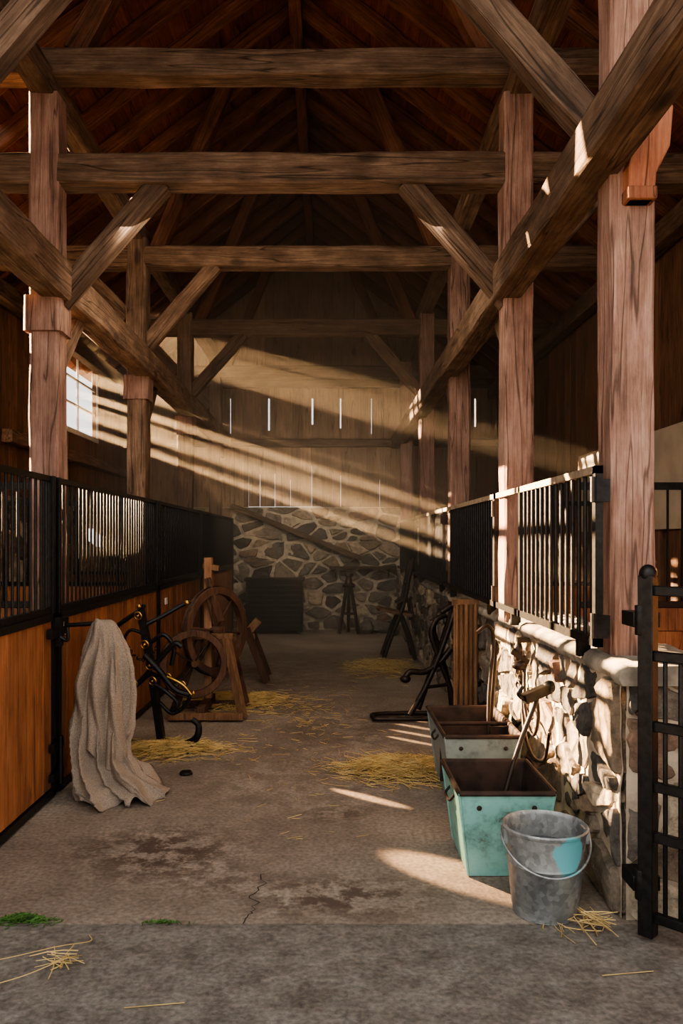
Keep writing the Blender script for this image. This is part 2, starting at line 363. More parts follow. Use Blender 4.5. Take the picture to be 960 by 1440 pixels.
# ------------------------------------------------------------------ room shell
XL, XR, YB, YF = -3.6, 3.0, 14.3, 2.3
RX, RZ, SL = -.33, 7.04, .78
def roofz(x): return RZ - SL * abs(x - RX)
g = MB(); g.box(-40, 40, -30, 60, -.30, -.12); g.build('ground', plain('ground_dirt', (.16, .13, .09), .95, 0, .4, 2), smooth=False)
fl = MB(); ys = [-6, 3.32, 5.75, 8.4, 11.3, 14.5]
for a, b in zip(ys[:-1], ys[1:]):
    fl.box(XL - .2, XR + .3, a + .006, b - .006, -.12, 0, 0, 1.0 if b < 3.4 else 0.0)
fl.box(XL - .2, XR + .3, -6, 14.5, -.118, -.012, 0, 0)
fl.build('floor', M_conc, smooth=False)
ck = MB(); x, y = -.36, 3.32; cpts = []
for i in range(26):
    cpts.append((x, y)); x += R.uniform(-.022, .026); y += R.uniform(.01, .03)
for i in range(len(cpts) - 1):
    (a, b), (c, d) = cpts[i], cpts[i + 1]; w = .003 * R.uniform(.5, 1.4)
    ck.add([(a - w, b, .0015), (a + w, b, .0015), (c + w, d, .0015), (c - w, d, .0015)], [(0, 1, 2, 3)])
ck.build('floor_crack', M_crack, smooth=False)

def holed_wall(mb, axis, c, t, u0, u1, z0, z1, holes, w=.2, m=0):
    u = u0
    while u < u1 - .01:
        e = min(u + w * R.uniform(.85, 1.15), u1); segs = [(z0, z1)]
        for (h0, h1, hz0, hz1) in holes:
            ns = []
            for (a, b) in segs:
                if hz0 > a: ns.append((a, min(b, hz0)))
                if hz1 < b: ns.append((max(a, hz1), b))
            segs = ns
        off = R.uniform(-.006, .006)
        for (a, b) in segs:
            if b <= a: continue
            mb.box(c + off, c + t + off, u - .004, e, a, b, m)
        u = e
def wall_segments(mb, c, t, u0, u1, z0, z1, holes):
    cuts = sorted({u0, u1, *[h[0] for h in holes], *[h[1] for h in holes]})
    for a, b in zip(cuts[:-1], cuts[1:]):
        holed_wall(mb, 'x', c, t, a, b, z0, z1, [h for h in holes if h[0] <= a + 1e-6 and h[1] >= b - 1e-6])
W1 = (10.64, 12.3, 3.17, 4.26); W2 = (6.1, 8.55, 2.15, 4.05); W3 = (11.8, 12.9, 1.5, 1.78)
wle = empty('wall_left')
wl = MB(); wall_segments(wl, XL - .06, .06, YF, YB + .1, 0, roofz(XL) + .1, [W1, W2, W3]); wl.build('side_boards', M_side, wle, smooth=False)
rubble('stone_base', (XL, YF, 0), (0, 1, 0), (0, 0, 1), (1, 0, 0), YB - YF, 2.1, .42, .24, holes=[(W3[0] - YF, W3[1] - YF, W3[2], W3[3])], sd=5, parent=wle)
wre = empty('wall_right')
wr = MB(); wall_segments(wr, XR, .06, YF, YB + .1, 0, roofz(XR) + .1, []); wr.build('side_boards', M_side, wre, smooth=False)
cp = MB(); cp.box(XR - .03, XR - .001, 5.8, 9.5, 1.7, 2.6); cp.build('cream_panel', M_cream, wre, smooth=False)
bw = empty('wall_back')
rubble('stone_base', (XL, YB, 0), (1, 0, 0), (0, 0, 1), (0, -1, 0), XR - XL, 2.2, .34, .19, depth=.07, sd=3, gap=.034, parent=bw)
sb = MB(); sb.box(XL, XR, YB + .02, YB + .4, 0, 2.2); sb.build('stone_core', M_mortar, bw, smooth=False)
tiers = [(2.2, 3.34, {-1.45: .005, -1.25: .009, -.98: .008, -.7: .006, -.32: .006, .2: .006, .9: .006, 2.2: .008}), (3.34, 4.4, {-2.4: .02, -1.78: .012, -1.1: .030, -.32: .030, .19: .022, .75: .008, 1.6: .02, 2.6: .03}), (4.4, 6.9, {})]
bp_ = MB()
for (z0, z1, gaps) in tiers:
    x = XL; keys = sorted(gaps)
    while x < XR - .01:
        e = min(x + R.uniform(.16, .24), XR); gp = 0
        for k in keys:
            if x < k < e + .08 and k > x + .05: e = k; gp = gaps[k]; break
        top = min(z1, roofz((x + e) / 2) - .02) if z1 > 4.5 else z1
        zs0 = z0 + (.007 if (z0 == 2.2 and -1.5 < x < -.3) else 0)
        yy = YB + R.uniform(-.012, .0)
        if top > z0:
            if gp and z0 == 3.34:
                bp_.box(x, e, yy, YB + .03, zs0, top); bp_.box(e, e + gp, yy, YB + .03, 3.34, 3.50 + R.uniform(0, .2)); bp_.box(e, e + gp, yy, YB + .03, 4.15, top)
            elif gp: bp_.box(x, e, yy, YB + .03, zs0, top); bp_.box(e, e + gp, yy, YB + .03, 2.6 + R.uniform(0, .35), top)
            else: bp_.box(x, e + .004, yy, YB + .03, zs0, top)
        x = e + gp
bp_.build('planks', M_plank, bw, smooth=False)
for i, z in enumerate((3.34, 4.4)):
    beam('girt_%d' % i, (XL, YB - .06, z), (XR, YB - .06, z), .10, .14, M_timber, bw)
def roof_side(name, xa, xb, holes):
    mb = MB(); dx = .14; th = .03
    cutsY = sorted({YF - .3, YB + .3, *[h[2] for h in holes], *[h[3] for h in holes]})
    xs = sorted({xa, xb, *[h[0] for h in holes], *[h[1] for h in holes]}); X = []
    for a, b in zip(xs[:-1], xs[1:]):
        n = max(1, round((b - a) / dx)); X += [(a + (b - a) * i / n, a + (b - a) * (i + 1) / n) for i in range(n)]
    for (a, b) in X:
        for y0, y1 in zip(cutsY[:-1], cutsY[1:]):
            if any(h[0] - 1e-6 <= a and b <= h[1] + 1e-6 and h[2] - 1e-6 <= y0 and y1 <= h[3] + 1e-6 for h in holes): continue
            j = R.uniform(0, .006)
            za, zb = roofz(a) + j, roofz(b) + j
            mb.add([(a, y0, za), (b, y0, zb), (b, y1, zb), (a, y1, za), (a, y0, za + th), (b, y0, zb + th), (b, y1, zb + th), (a, y1, za + th)],
                   [(0, 3, 2, 1), (4, 5, 6, 7), (0, 1, 5, 4), (1, 2, 6, 5), (2, 3, 7, 6), (3, 0, 4, 7)])
    return mb.build(name, M_roof, None, smooth=False)
HX = (-3.4, -2.80)
holes = [(*HX, 12.15, 12.75), (*HX, 12.82, 13.7), (*HX, 5.9, 6.25), (*HX, 6.45, 6.95)]  # roof openings added to let the sun shafts in
roof_side('ceiling', XL - .35, RX, holes)
roof_side('ceiling_right', RX, XR + .35, [])
rf = empty('roof_rafters'); y = YF; i = 0
while y < YB:
    for sx, xe in ((-1, XL - .2), (1, XR + .2)):
        beam('rafter_%d' % i, (xe, y, roofz(xe) - .10), (RX, y, RZ - .10), .07, .15, M_rafter, rf); i += 1
    y += .56
beam('ridge_beam', (RX, YF, RZ - .26), (RX, YB, RZ - .26), .12, .26, M_rafter, rf)

def window(name, w, cols, rows, bars=.03):
    y0, y1, z0, z1 = w; mb = MB(); x0 = XL - .07; x1 = XL + .02; t = .07
    mb.box(x0, x1, y0 - t, y1 + t, z0 - t, z0); mb.box(x0, x1, y0 - t, y1 + t, z1, z1 + t)
    mb.box(x0, x1, y0 - t, y0, z0, z1); mb.box(x0, x1, y1, y1 + t, z0, z1)
    for k in range(1, cols): yy = y0 + (y1 - y0) * k / cols; mb.box(x0 + .03, x1 - .03, yy - bars / 2, yy + bars / 2, z0, z1)
    for k in range(1, rows): zz = z0 + (z1 - z0) * k / rows; mb.box(x0 + .03, x1 - .03, y0, y1, zz - bars / 2, zz + bars / 2)
    return mb.build(name, M_white, bevel=.006)
window('window_1', W1, 2, 3, .03); window('added_sun_window', W2, 3, 3, .08); window('window_3', W3, 2, 1)  # second opening is added out of view to throw sun on the right side
# unseen slat screen, added outside the barn to break the low sun into shafts
wb = MB(); fr_ = random.Random(5)
for y in (11.6, 13.6, 15.6): wb.box(-6.62, -6.52, y - .06, y + .06, -.12, 7.0)
z = 3.8
while z < 6.9:
    w_ = fr_.uniform(.06, .13); wb.bar((-6.5, 11.4, z - .14), (-6.5, 15.8, z + .23), .03, w_); z += w_ + fr_.uniform(.08, .20)
wb.build('sun_slat_screen', M_timber, smooth=False)

# ------------------------------------------------------------------ timber frame
tf = empty('timber_frame')
PL1 = -1.84; PW = .20; plc = PL1 - PW / 2; PR0 = 1.215; prc = PR0 + PW / 2; PL0 = PL1 - PW; PR1 = PR0 + PW
bents = [3.67, 5.5, 8.1, 10.75, 13.6]
for k, y in enumerate(bents):
    ztop = 4.65
    dxr = .05 if k == 0 else (-.03 if k == 1 else 0)
    beam('post_left_%d' % k, (plc, y, 0), (plc, y, ztop), PW, PW, M_post if k == 1 else M_timber, tf)
    beam('post_right_%d' % k, (prc + dxr, y, 1.05), (prc + dxr, y, ztop), PW, PW, M_post, tf)
    beam('corbel_left_%d' % k, (plc, y, 3.02), (plc, y, 3.26), .25, .25, M_post, tf)
    zs = {0: [(4.25, .25)], 1: [(4.03, .21), (4.77, .18)]}.get(k, [(4.36, .21)])
    for z, hh in zs:
        beam('tie_beam_%d' % k, (XL + .02, y, z + hh / 2), (XR - .02, y, z + hh / 2), .19, hh, M_timber, tf)
    zb = zs[0][0]
    for sx, xp in ((1, PL1 - .02), (-1, PR0 + .02)):
        if (k == 2 and sx == -1) or (k == 4): continue
        beam('knee_brace', (xp, y, zb - .78), (xp + sx * .70, y, zb + .03), .12, .145, M_timber, tf)
    for sx, xp in ((1, -1.75), (-1, 1.1)):
        xt = xp + sx * .75
        beam('roof_strut', (xp, y, zs[-1][0] + .18), (xt, y, roofz(xt) - .17), .14, .15, M_rafter, tf)
    for sx, xp in ((-1, PL0), (1, PR1)):
        beam('aisle_brace', (xp, y, zb - .5), (xp + sx * .5, y, zb + .03), .12, .14, M_timber, tf)
beam('plate_left', (-1.86, YF, 3.37), (-1.86, YB, 3.37), .20, .25, M_timber, tf)
beam('plate_right', (1.21, YF, 3.36), (1.21, YB, 3.36), .19, .23, M_timber, tf)
beam('purlin_left', (-1.95, YF, 4.72), (-1.95, YB, 4.72), .16, .18, M_timber, tf)
beam('purlin_right', (1.30, YF, 4.72), (1.30, YB, 4.72), .16, .18, M_timber, tf)
beam('eave_left', (XL + .1, YF, 4.25), (XL + .1, YB, 4.25), .14, .2, M_timber, tf)
beam('eave_right', (XR - .1, YF, 4.25), (XR - .1, YB, 4.25), .14, .2, M_timber, tf)
beam('mid_rail_left', (XL + .08, 8.7, 2.75), (XL + .08, YB, 2.75), .12, .14, M_timber, tf)
cb = MB()
pts = [(1.315, 3.10), (1.43, 3.10), (1.44, 3.22), (1.50, 3.34), (1.515, 3.52), (1.36, 3.52), (1.35, 3.38), (1.315, 3.25)]
vs = [(a, 3.50, b) for a, b in pts] + [(a, 3.82, b) for a, b in pts]; n = len(pts)
cb.add(vs, [tuple(range(n)), tuple(range(n, 2 * n))[::-1]] + [(i, i + n, (i + 1) % n + n, (i + 1) % n) for i in range(n)])
cb.box(1.31, 1.44, 3.49, 3.83, 3.10, 3.16)
cb.build('corbel_right', wood('corbel_wood', (.14, .05, .03), (.28, .11, .062), (.40, .18, .10), axis='Z'), tf, smooth=False, bevel=.01)
for k in (1, 2, 3):
    beam('plate_brace_l%d' % k, (plc + .02, bents[k], 2.75), (plc + .02, bents[k] + .55, 3.27), .1, .13, M_timber, tf)
    beam('plate_brace_r%d' % k, (prc, bents[k], 2.75), (prc, bents[k] + .55, 3.27), .1, .13, M_timber, tf)

# ------------------------------------------------------------------ stalls
def barred_panel(mb, x, y0, y1, z0, z1, sp=.095, m=0, mt=None, r=.009, xd=.035):
    mt = m if mt is None else mt
    mb.box(x - xd / 2, x + xd / 2, y0, y1, z1 - .035, z1, mt); mb.box(x - xd / 2, x + xd / 2, y0, y1, z0, z0 + .04, m)
    mb.box(x - xd / 2, x + xd / 2, y0, y0 + .04, z0, z1, m); mb.box(x - xd / 2, x + xd / 2, y1 - .04, y1, z0, z1, m)
    n = int((y1 - y0) / sp)
    for i in range(1, n): yy = y0 + (y1 - y0) * i / n; mb.tube([(x, yy, z0 + .02), (x, yy, z1 - .02)], r, 8, m, n=1)
def stall_front(name, y0, y1, x=-1.72, door=False):
    mb = MB(); t = .05; zt = 1.10
    n = max(1, round((y1 - y0 - .1) / .13))
    for i in range(n):
        a = y0 + .05 + (y1 - y0 - .1) * i / n; b = y0 + .05 + (y1 - y0 - .1) * (i + 1) / n
        mb.box(x - t, x + R.uniform(-.002, .002), a + .003, b - .003, .07 if door else .02, zt, 1)
    for (a, b, c, d) in ((y0, y1, zt, zt + .045), (y0, y1, .015, .06)): mb.box(x - t - .01, x + .012, a, b, c, d, 0)
    for a in (y0, y1 - .045): mb.box(x - t - .01, x + .012, a, a + .045, .015, 2.0, 0)
    barred_panel(mb, x - .02, y0, y1, zt + .045, 2.0, sp=.085)
    if door:
        mb.box(x + .012, x + .045, y1 - .16, y1 + .06, 1.00, 1.06, 0); mb.box(x + .012, x + .05, y1 - .03, y1 + .03, .94, 1.12, 0)
        mb.tube([(x + .04, y1 - .02, 1.0), (x + .09, y1 - .02, .98), (x + .09, y1 - .02, 1.06)], .012, 8, 0)
        for z in (.12, .3): mb.box(x + .012, x + .04, y1 - .12, y1 + .07, z, z + .05, 0)
        mb.tube([(x + .04, y1 + .0, .08), (x + .04, y1 + .0, .38)], .016, 8, 0, n=1)
    mb.build(name, [M_black, M_stall], smooth=True, bevel=.002, angle=30)
stall_front('stall_door', 2.9, 4.98, door=True)
stall_front('stall_partition', 5.04, 7.98); stall_front('stall_partition.001', 8.02, 10.63); stall_front('stall_partition.002', 10.67, 14.2)
sg = MB(); sg.box(-1.717, -1.705, 5.10, 5.20, .99, 1.08); sg.build('label_plate', M_white, bevel=.004)
sg = MB(); sg.box(-1.717, -1.705, 8.3, 8.4, .93, 1.0); sg.build('label_plate.001', M_white, bevel=.004)
def divider(name, y, xa, xb):
    mb = MB(); z = 0.02
    while z < 1.1: mb.box(xa, xb, y - .03, y + .03, z, z + .155, 1); z += .16
    mb.box(xa, xb, y - .035, y + .035, 1.14, 1.18, 0); mb.box(xa, xb, y - .02, y + .02, 1.95, 2.0, 0)
    n = int((xb - xa) / .1)
    for i in range(n + 1): xx = xa + .01 + (xb - xa - .02) * i / n; mb.tube([(xx, y, 1.16), (xx, y, 1.97)], .009, 6, 0, n=1)
    mb.build(name, [M_black, M_stall], angle=30)
for k in (1, 2, 3): divider('stall_divider', bents[k], XL + .12, PL0)
for k in (1, 2, 3): divider('stall_divider', bents[k], 1.72, XR - .05)

kw = empty('wall_knee_right')
WX, WT = 1.25, .42
rubble('aisle_face', (WX, 3.37, 0), (0, 1, 0), (0, 0, 1), (-1, 0, 0), YB - 3.37, 1.02, .28, .18, depth=.05, sd=21, gap=.020, parent=kw)
rubble('end_face', (WX, 3.37, 0), (1, 0, 0), (0, 0, 1), (0, -1, 0), WT, 1.02, .26, .2, depth=.04, sd=8, parent=kw)
mbk = MB(); mbk.box(WX + .01, WX + WT, 3.385, YB, 0, 1.0); mbk.build('core', M_mortar, kw, smooth=False)
cap = MB(); y = 3.30; sdc = 0
while y < YB - .1:
    L = min(R.uniform(.42, .75), YB - y); ny = 10; vs = []; fs = []; sdc += 3.1; hh = 1.075 + R.uniform(-.012, .015)
    prof = [(WX - .035, 1.0), (WX - .05, 1.03), (WX - .04, 1.06), (WX - .01, hh), (WX + .2, hh + .005), (WX + WT, hh), (WX + WT + .04, 1.04), (WX + WT + .03, 1.0)]
    for j in range(ny + 1):
        yy = y + .006 + (L - .012) * j / ny; e = .012 if j in (0, ny) else 0
        for (px, pz) in prof:
            vs.append((px + .035 * mnoise.noise(Vector((yy * 5, px * 5, sdc))) + (e if px < WX else 0), yy, pz - e * .8 + .018 * mnoise.noise(Vector((yy * 6, px * 6, sdc + 4)))))
    q = len(prof)
    for j in range(ny):
        for i in range(q): i2 = (i + 1) % q; fs.append((j * q + i, j * q + i2, (j + 1) * q + i2, (j + 1) * q + i))
    fs += [tuple(range(q)), tuple(ny * q + i for i in range(q))]
    cap.add(vs, fs); y += L
cap.build('cap_stones', M_cap, kw, angle=60)
for k in range(4):
    y0 = 3.50 if k == 0 else bents[k] + .14; y1 = bents[k + 1] - .02; ye = y1 - (.55 if k == 0 else .35); mb = MB()
    barred_panel(mb, 1.185, y0, ye, 1.13, 1.93, sp=.09, mt=1, r=.010, xd=.035)
    mb.box(1.165, 1.205, ye, y1 + .1, 1.895, 1.93, 1); mb.box(1.165, 1.205, ye, y1 + .1, 1.13, 1.17, 0)
    for yy in (y0 + .3, y1 - .3): mb.box(1.18, 1.24, yy - .02, yy + .02, 1.05, 1.15, 0)
    for zz in (1.22, 1.82):
        mb.box(1.16, 1.23, y0 - .01, y0 + .04, zz - .05, zz + .05, 0); mb.tube([(1.16, y0, zz - .05), (1.16, y0, zz + .06)], .014, 10, 0, n=1)
    mb.build('stall_grille' + ('' if k == 0 else '.%03d' % k), [M_black, M_rail], angle=30)

# ------------------------------------------------------------------ gate
gt = MB(); gx, gy = 1.275, 3.19; d = Vector((.70, -.71, 0)); Lg = 1.15
for t, rr_ in ((0, .030), (Lg, .022)):
    c = Vector((gx, gy, 0)) + d * t
    T = Matrix.Translation(c) @ Matrix.Rotation(math.atan2(d.y, d.x), 4, 'Z')
    gt.box(-rr_, rr_, -rr_, rr_, .02 if t == 0 else .06, 1.46, 0, T=T)
    gt.blob(c + Vector((0, 0, 1.465)), rr_ * 1.15, rr_ * 1.15, .04, 0, 16, 0)
for z in (1.40, 1.14, .86, .62, .42, .10):
    gt.bar(Vector((gx, gy, z)), Vector((gx, gy, z)) + d * Lg, .028, .04)
for t in (.07, .13, .30, .44, .58, .72, .86, 1.0):
    p = Vector((gx, gy, .1)) + d * t; gt.tube([p, p + Vector((0, 0, 1.3 if t > .13 else 1.04))], .010, 8, 0, n=1)
for z in (1.28, .22):
    gt.box(1.22, 1.33, 3.20, 3.33, z - .03, z + .03); gt.tube([(1.25, 3.20, z - .06), (1.25, 3.20, z + .06)], .024, 10, 0, n=1)
gt.build('gate', M_black, angle=40, bevel=.004)

# ------------------------------------------------------------------ bins, bucket, tools
def bin_(name, x0, x1, y0, y1, h, mat, taper=.06, divider_=False):
    mb = MB(); t = .014
    o0 = [(x0 + taper, y0 + taper), (x1 - taper, y0 + taper), (x1 - taper, y1 - taper), (x0 + taper, y1 - taper)]
    o1 = [(x0, y0), (x1, y0), (x1, y1), (x0, y1)]
    i1 = [(x0 + t, y0 + t), (x1 - t, y0 + t), (x1 - t, y1 - t), (x0 + t, y1 - t)]
    i0 = [(x0 + taper + t, y0 + taper + t), (x1 - taper - t, y0 + taper + t), (x1 - taper - t, y1 - taper - t), (x0 + taper + t, y1 - taper - t)]
    vs = [(*p, .004) for p in o0] + [(*p, h) for p in o1] + [(*p, h) for p in i1] + [(*p, .03) for p in i0]
    out = [(3, 2, 1, 0)] + [(i, (i + 1) % 4, 4 + (i + 1) % 4, 4 + i) for i in range(4)]
    mb.add(vs, out, 0)
    inn = [(4 + i, 4 + (i + 1) % 4, 8 + (i + 1) % 4, 8 + i) for i in range(4)] + [(8 + i, 8 + (i + 1) % 4, 12 + (i + 1) % 4, 12 + i) for i in range(4)] + [(12, 13, 14, 15)]
    mb.add(vs, inn, 1)
    c = [(x0, y0, h), (x1, y0, h), (x1, y1, h), (x0, y1, h)]
    for i in range(4):
        a, b = c[i], c[(i + 1) % 4]; mb.tube([a, b], .013, 8, 1, n=1)
        mb.tube([(*o0[i], .01), c[i]], .007, 6, 0, n=1)
    cx = (x0 + x1) / 2
    for xx in (cx - .13, cx + .13):
        f = (h - .07) / h; yy = y0 + taper * (1 - f); mb.blob((xx, yy, h - .07), .013, .008, .013, 1, 10, 0)
    f = (h - .09) / h; xs = x0 + taper * (1 - f); ym = (y0 + y1) / 2
    mb.tube([(xs, ym - .07, h - .07), (xs - .025, ym - .06, h - .10), (xs - .025, ym + .06, h - .10), (xs, ym + .07, h - .07)], .007, 8, 1)
    if divider_:
        ym = y0 + (y1 - y0) * .42; mb.box(x0 + .02, x1 - .02, ym - .008, ym + .008, .1, h - .02, 1); mb.tube([(x0, ym, h), (x1, ym, h)], .012, 8, 1, n=1)
    return mb.build(name, [mat, M_rust], angle=25)
bin_('feed_bin', .61, 1.06, 3.74, 4.30, .41, M_teal, .05)
bin_('feed_bin.001', .67, 1.12, 4.62, 5.45, .46, M_greyblue, .06, True)

bk = MB(); c = (.93, 3.44, 0)
prof = [(.0, .012), (.125, .012), (.130, .002), (.136, .002), (.138, .03), (.141, .035), (.160, .22), (.164, .225), (.161, .235), (.174, .358), (.180, .362), (.182, .372), (.176, .378), (.170, .37), (.168, .36), (.13, .03), (0, .025)]
bk.lathe(prof, c, 64)
for s_ in (-1, 1):
    bk.box(.93 + s_ * .172 - .012, .93 + s_ * .172 + .012, 3.41, 3.47, .30, .365)
hp = []
for k in range(13):
    a = math.pi * k / 12; hp.append((.93 - .19 * math.cos(a), 3.44 - .185 * math.sin(a) * .95, .335 - .13 * math.sin(a) * .95))
bk.tube(hp, .0045, 8, 0, n=3)
bk.lathe([(0, .27), (.152, .27)], c, 48, 1)
M_water, nt, b = new_mat('water'); b.inputs['Base Color'].default_value = (.02, .03, .035, 1); b.inputs['Roughness'].default_value = .05
bk.build('metal_bucket', [M_galv, M_water], angle=40)

tl = MB()
tl.tube([(.80, 3.92, .10), (.93, 4.0, .5), (1.06, 4.06, .80)], .013, 10, 1)
tl.bar((.98, 4.02, .80), (1.13, 4.10, .84), .04, .05, 0); tl.blob((1.13, 4.10, .845), .035, .03, .035, 0, 12, .1)
tl.tube([(.98, 4.02, .80), (.95, 4.0, .83), (.97, 4.0, .87)], .012, 8, 0)
tl.build('hammer', [M_black, M_brown_iron], angle=40)
hk = MB(); hk.tube([(.98, 4.9, .06), (1.0, 5.0, .6), (1.04, 5.05, .96), (1.0, 5.03, 1.06), (.93, 5.02, 1.02)], .012, 8)
hk.tube([(1.0, 5.1, .06), (1.04, 5.12, .5), (1.07, 5.14, .86)], .014, 8); hk.blob((1.07, 5.14, .9), .03, .03, .05, 0, 12, .1); hk.build('hay_hook', M_brown_iron, angle=50)
tl = MB(); tl.tube([(.75, 4.15, .06), (.9, 4.15, .12), (.96, 4.1, .18)], .02, 10); tl.blob((.88, 4.05, .09), .10, .08, .05, 0, 16, .4, 3)
tl.ring((.82, 4.1, .16), .06, .012, (.3, .2, 1)); tl.build('scrap_tools', [M_rust], angle=50)

st = MB()
st.tube([(1.17, 4.85, 1.0), (1.14, 4.85, .95), (1.15, 4.86, .86), (1.17, 4.85, .74), (1.15, 4.85, .66)], .014, 8)
st.blob((1.15, 4.85, .93), .03, .03, .05, 0, 12, .2); st.blob((1.13, 4.72, .86), .05, .03, .03, 0, 12, .2); st.bar((1.18, 4.72, .88), (1.08, 4.72, .94), .025, .03)
st.tube([(1.16, 4.72, .92), (1.15, 4.7, .8), (1.13, 4.6, .62), (1.15, 4.5, .5), (1.16, 4.42, .62), (1.15, 4.45, .78)], .010, 8)
st.tube([(1.17, 4.85, .7), (1.15, 4.7, .48), (1.15, 4.5, .38), (1.16, 4.3, .42), (1.16, 4.2, .58)], .010, 8)
for zz in (.72, .8): st.ring((1.15, 4.85, zz), .022, .006, (1, .3, 0))
st.box(1.14, 1.22, 4.83, 4.87, .98, 1.01); st.build('bridle', [M_brown_iron], angle=50)

rk = MB(); rk.blob((1.36, 4.62, 1.115), .12, .19, .05, 0, 24, .5, 2, .8); rk.blob((1.33, 4.35, 1.12), .09, .10, .055, 0, 20, .5, 7, .8); rk.build('loose_stone', M_cap, angle=70)

wp = MB(); wp.box(1.00, 1.195, 6.40, 6.44, .02, 1.10)
for i in range(5): x = 1.005 + i * .038; wp.tube([(x + .018, 6.395, .04), (x + .018, 6.395, 1.09)], .017, 8, 0, n=1)
wp.box(.99, 1.20, 6.385, 6.45, 1.08, 1.125); wp.box(.99, 1.20, 6.385, 6.45, .0, .07); wp.build('fluted_wood_panel', M_warmwood, angle=50)

rb = MB()
rb.tube([(.40, 7.05, .03), (.42, 7.0, .03), (.75, 7.0, .03), (1.02, 7.02, .03), (1.06, 7.1, .03), (1.02, 7.22, .03), (.7, 7.25, .03), (.42, 7.2, .03), (.38, 7.12, .03)], .020, 8, 0, True)
rb.tube([(.72, 7.12, .04), (.86, 7.15, .28), (1.0, 7.2, .58), (1.12, 7.25, .90), (1.15, 7.3, .98), (1.12, 7.3, 1.0), (1.02, 7.28, .94)], .026, 8)
rb.tube([(.82, 7.35, .04), (.93, 7.4, .34), (1.05, 7.42, .66), (1.13, 7.42, .92), (1.15, 7.42, .99), (1.10, 7.42, 1.01)], .026, 8)
rb.tube([(1.14, 7.2, .04), (1.08, 7.2, .3), (.98, 7.2, .56), (.92, 7.2, .76), (.97, 7.22, .88), (1.06, 7.25, .92)], .024, 8)
rb.tube([(1.14, 7.42, .04), (1.10, 7.42, .32), (1.02, 7.42, .6), (.97, 7.4, .78), (1.02, 7.4, .9)], .022, 8)
rb.tube([(.66, 7.12, .34), (.72, 7.14, .42), (.86, 7.16, .42), (1.0, 7.2, .50), (1.1, 7.22, .62)], .028, 8)
rb.blob((.68, 7.13, .36), .05, .05, .035, 0, 14, .1)
for (a, b_) in (((.86, 7.15, .28), (.93, 7.4, .34)), ((1.0, 7.2, .58), (1.05, 7.42, .66)), ((1.12, 7.25, .9), (1.13, 7.42, .92)), ((1.08, 7.2, .3), (1.10, 7.42, .32)), ((.86, 7.15, .28), (1.08, 7.2, .3))): rb.tube([a, b_], .016, 8, 0, n=1)
rb.build('saddle_rack', [M_brown_iron], angle=50)
fc = MB()
for yy in (10.6, 11.0):
    fc.tube([(.72, yy, .02), (.84, yy, .36), (.98, yy, .72), (1.06, yy, 1.1), (1.12, yy, 1.38)], .028, 8)
    fc.tube([(1.14, yy, .02), (1.06, yy, .34), (.95, yy, .62)], .028, 8)
    fc.tube([(.9, yy, .75), (1.02, yy, .82), (1.08, yy, .78), (1.12, yy, .5)], .02, 8)
for p in ((1.10, 1.28), (1.05, 1.02), (.76, .12), (1.11, .14)): fc.tube([(p[0], 10.6, p[1]), (p[0], 11.0, p[1])], .018, 8, 0, n=1)
fc.bar((.66, 10.8, .68), (1.10, 10.8, .60), .44, .04, 1); fc.blob((.68, 10.8, .68), .05, .22, .025, 1, 14, 0)
fc.bar((1.11, 10.8, 1.34), (1.06, 10.8, 1.14), .4, .02)
fc.build('folding_chair', [M_brown_iron, M_warmwood], angle=50)

# ------------------------------------------------------------------ blanket
cl = MB()
pr = [(1.085, -1.515, -1.41, .025, 5.16), (1.065, -1.535, -1.38, .04, 5.15), (1.00, -1.56, -1.34, .05, 5.14), (.90, -1.585, -1.29, .065, 5.12), (.75, -1.60, -1.255, .075, 5.10), (.60, -1.62, -1.235, .08, 5.09),
      (.45, -1.64, -1.24, .085, 5.08), (.32, -1.64, -1.27, .09, 5.07), (.22, -1.63, -1.27, .11, 5.06), (.14, -1.61, -1.20, .15, 5.03), (.08, -1.59, -1.08, .18, 5.0), (.035, -1.58, -1.01, .20, 4.99), (.006, -1.56, -1.00, .20, 4.99)]
def ip(z):
    for a, b in zip(pr[:-1], pr[1:]):
        if a[0] >= z >= b[0]:
            t = (a[0] - z) / (a[0] - b[0]); t = t * t * (3 - 2 * t) * .5 + t * .5
            return [a[i] + (b[i] - a[i]) * t for i in range(5)]
    return pr[-1]
NS, NZ = 200, 110; vs = []; fs = []
for j in range(NZ + 1):
    u = j / NZ; z = 1.085 + (.006 - 1.085) * (u ** .9); _, xa, xb, dh, yc = ip(z); f = min(1, u * 5)
    low = max(0, (.25 - z) / .25)
    for k in range(NS):
        a = 2 * math.pi * k / NS
        s1 = math.sin(a * 6 + 2.0 * math.sin(z * 2.6) + 1.3); fold = (1 - 2 * abs(s1) ** .6) * .65 + math.sin(a * 11 - z * 5 + .8 * math.sin(z * 7)) * .22 + .8 * mnoise.noise(Vector((math.cos(a) * 1.7, math.sin(a) * 1.7, z * 2.0)))
        sc = 1 + .5 * fold * f
        x = (xa + xb) / 2 + math.cos(a) * (xb - xa) / 2 * (1 + .10 * fold * f)
        yv = yc + math.sin(a) * dh * sc * 1.3
        zz = z + low * .06 * (mnoise.noise(Vector((x * 9, yv * 9, z * 8))) + .35 * math.sin(a * 5 + z * 40))
        zz += .03 * math.sin(x * 20 + z * 11) * f * (1 - low)
        vs.append((x, yv, max(.003, zz)))
for j in range(NZ):
    for k in range(NS): k2 = (k + 1) % NS; fs.append((j * NS + k, (j + 1) * NS + k, (j + 1) * NS + k2, j * NS + k2))
fs.append(tuple(range(NS)))
cl.add(vs, fs, 0)
vs = []; fs = []; A, B = 60, 70
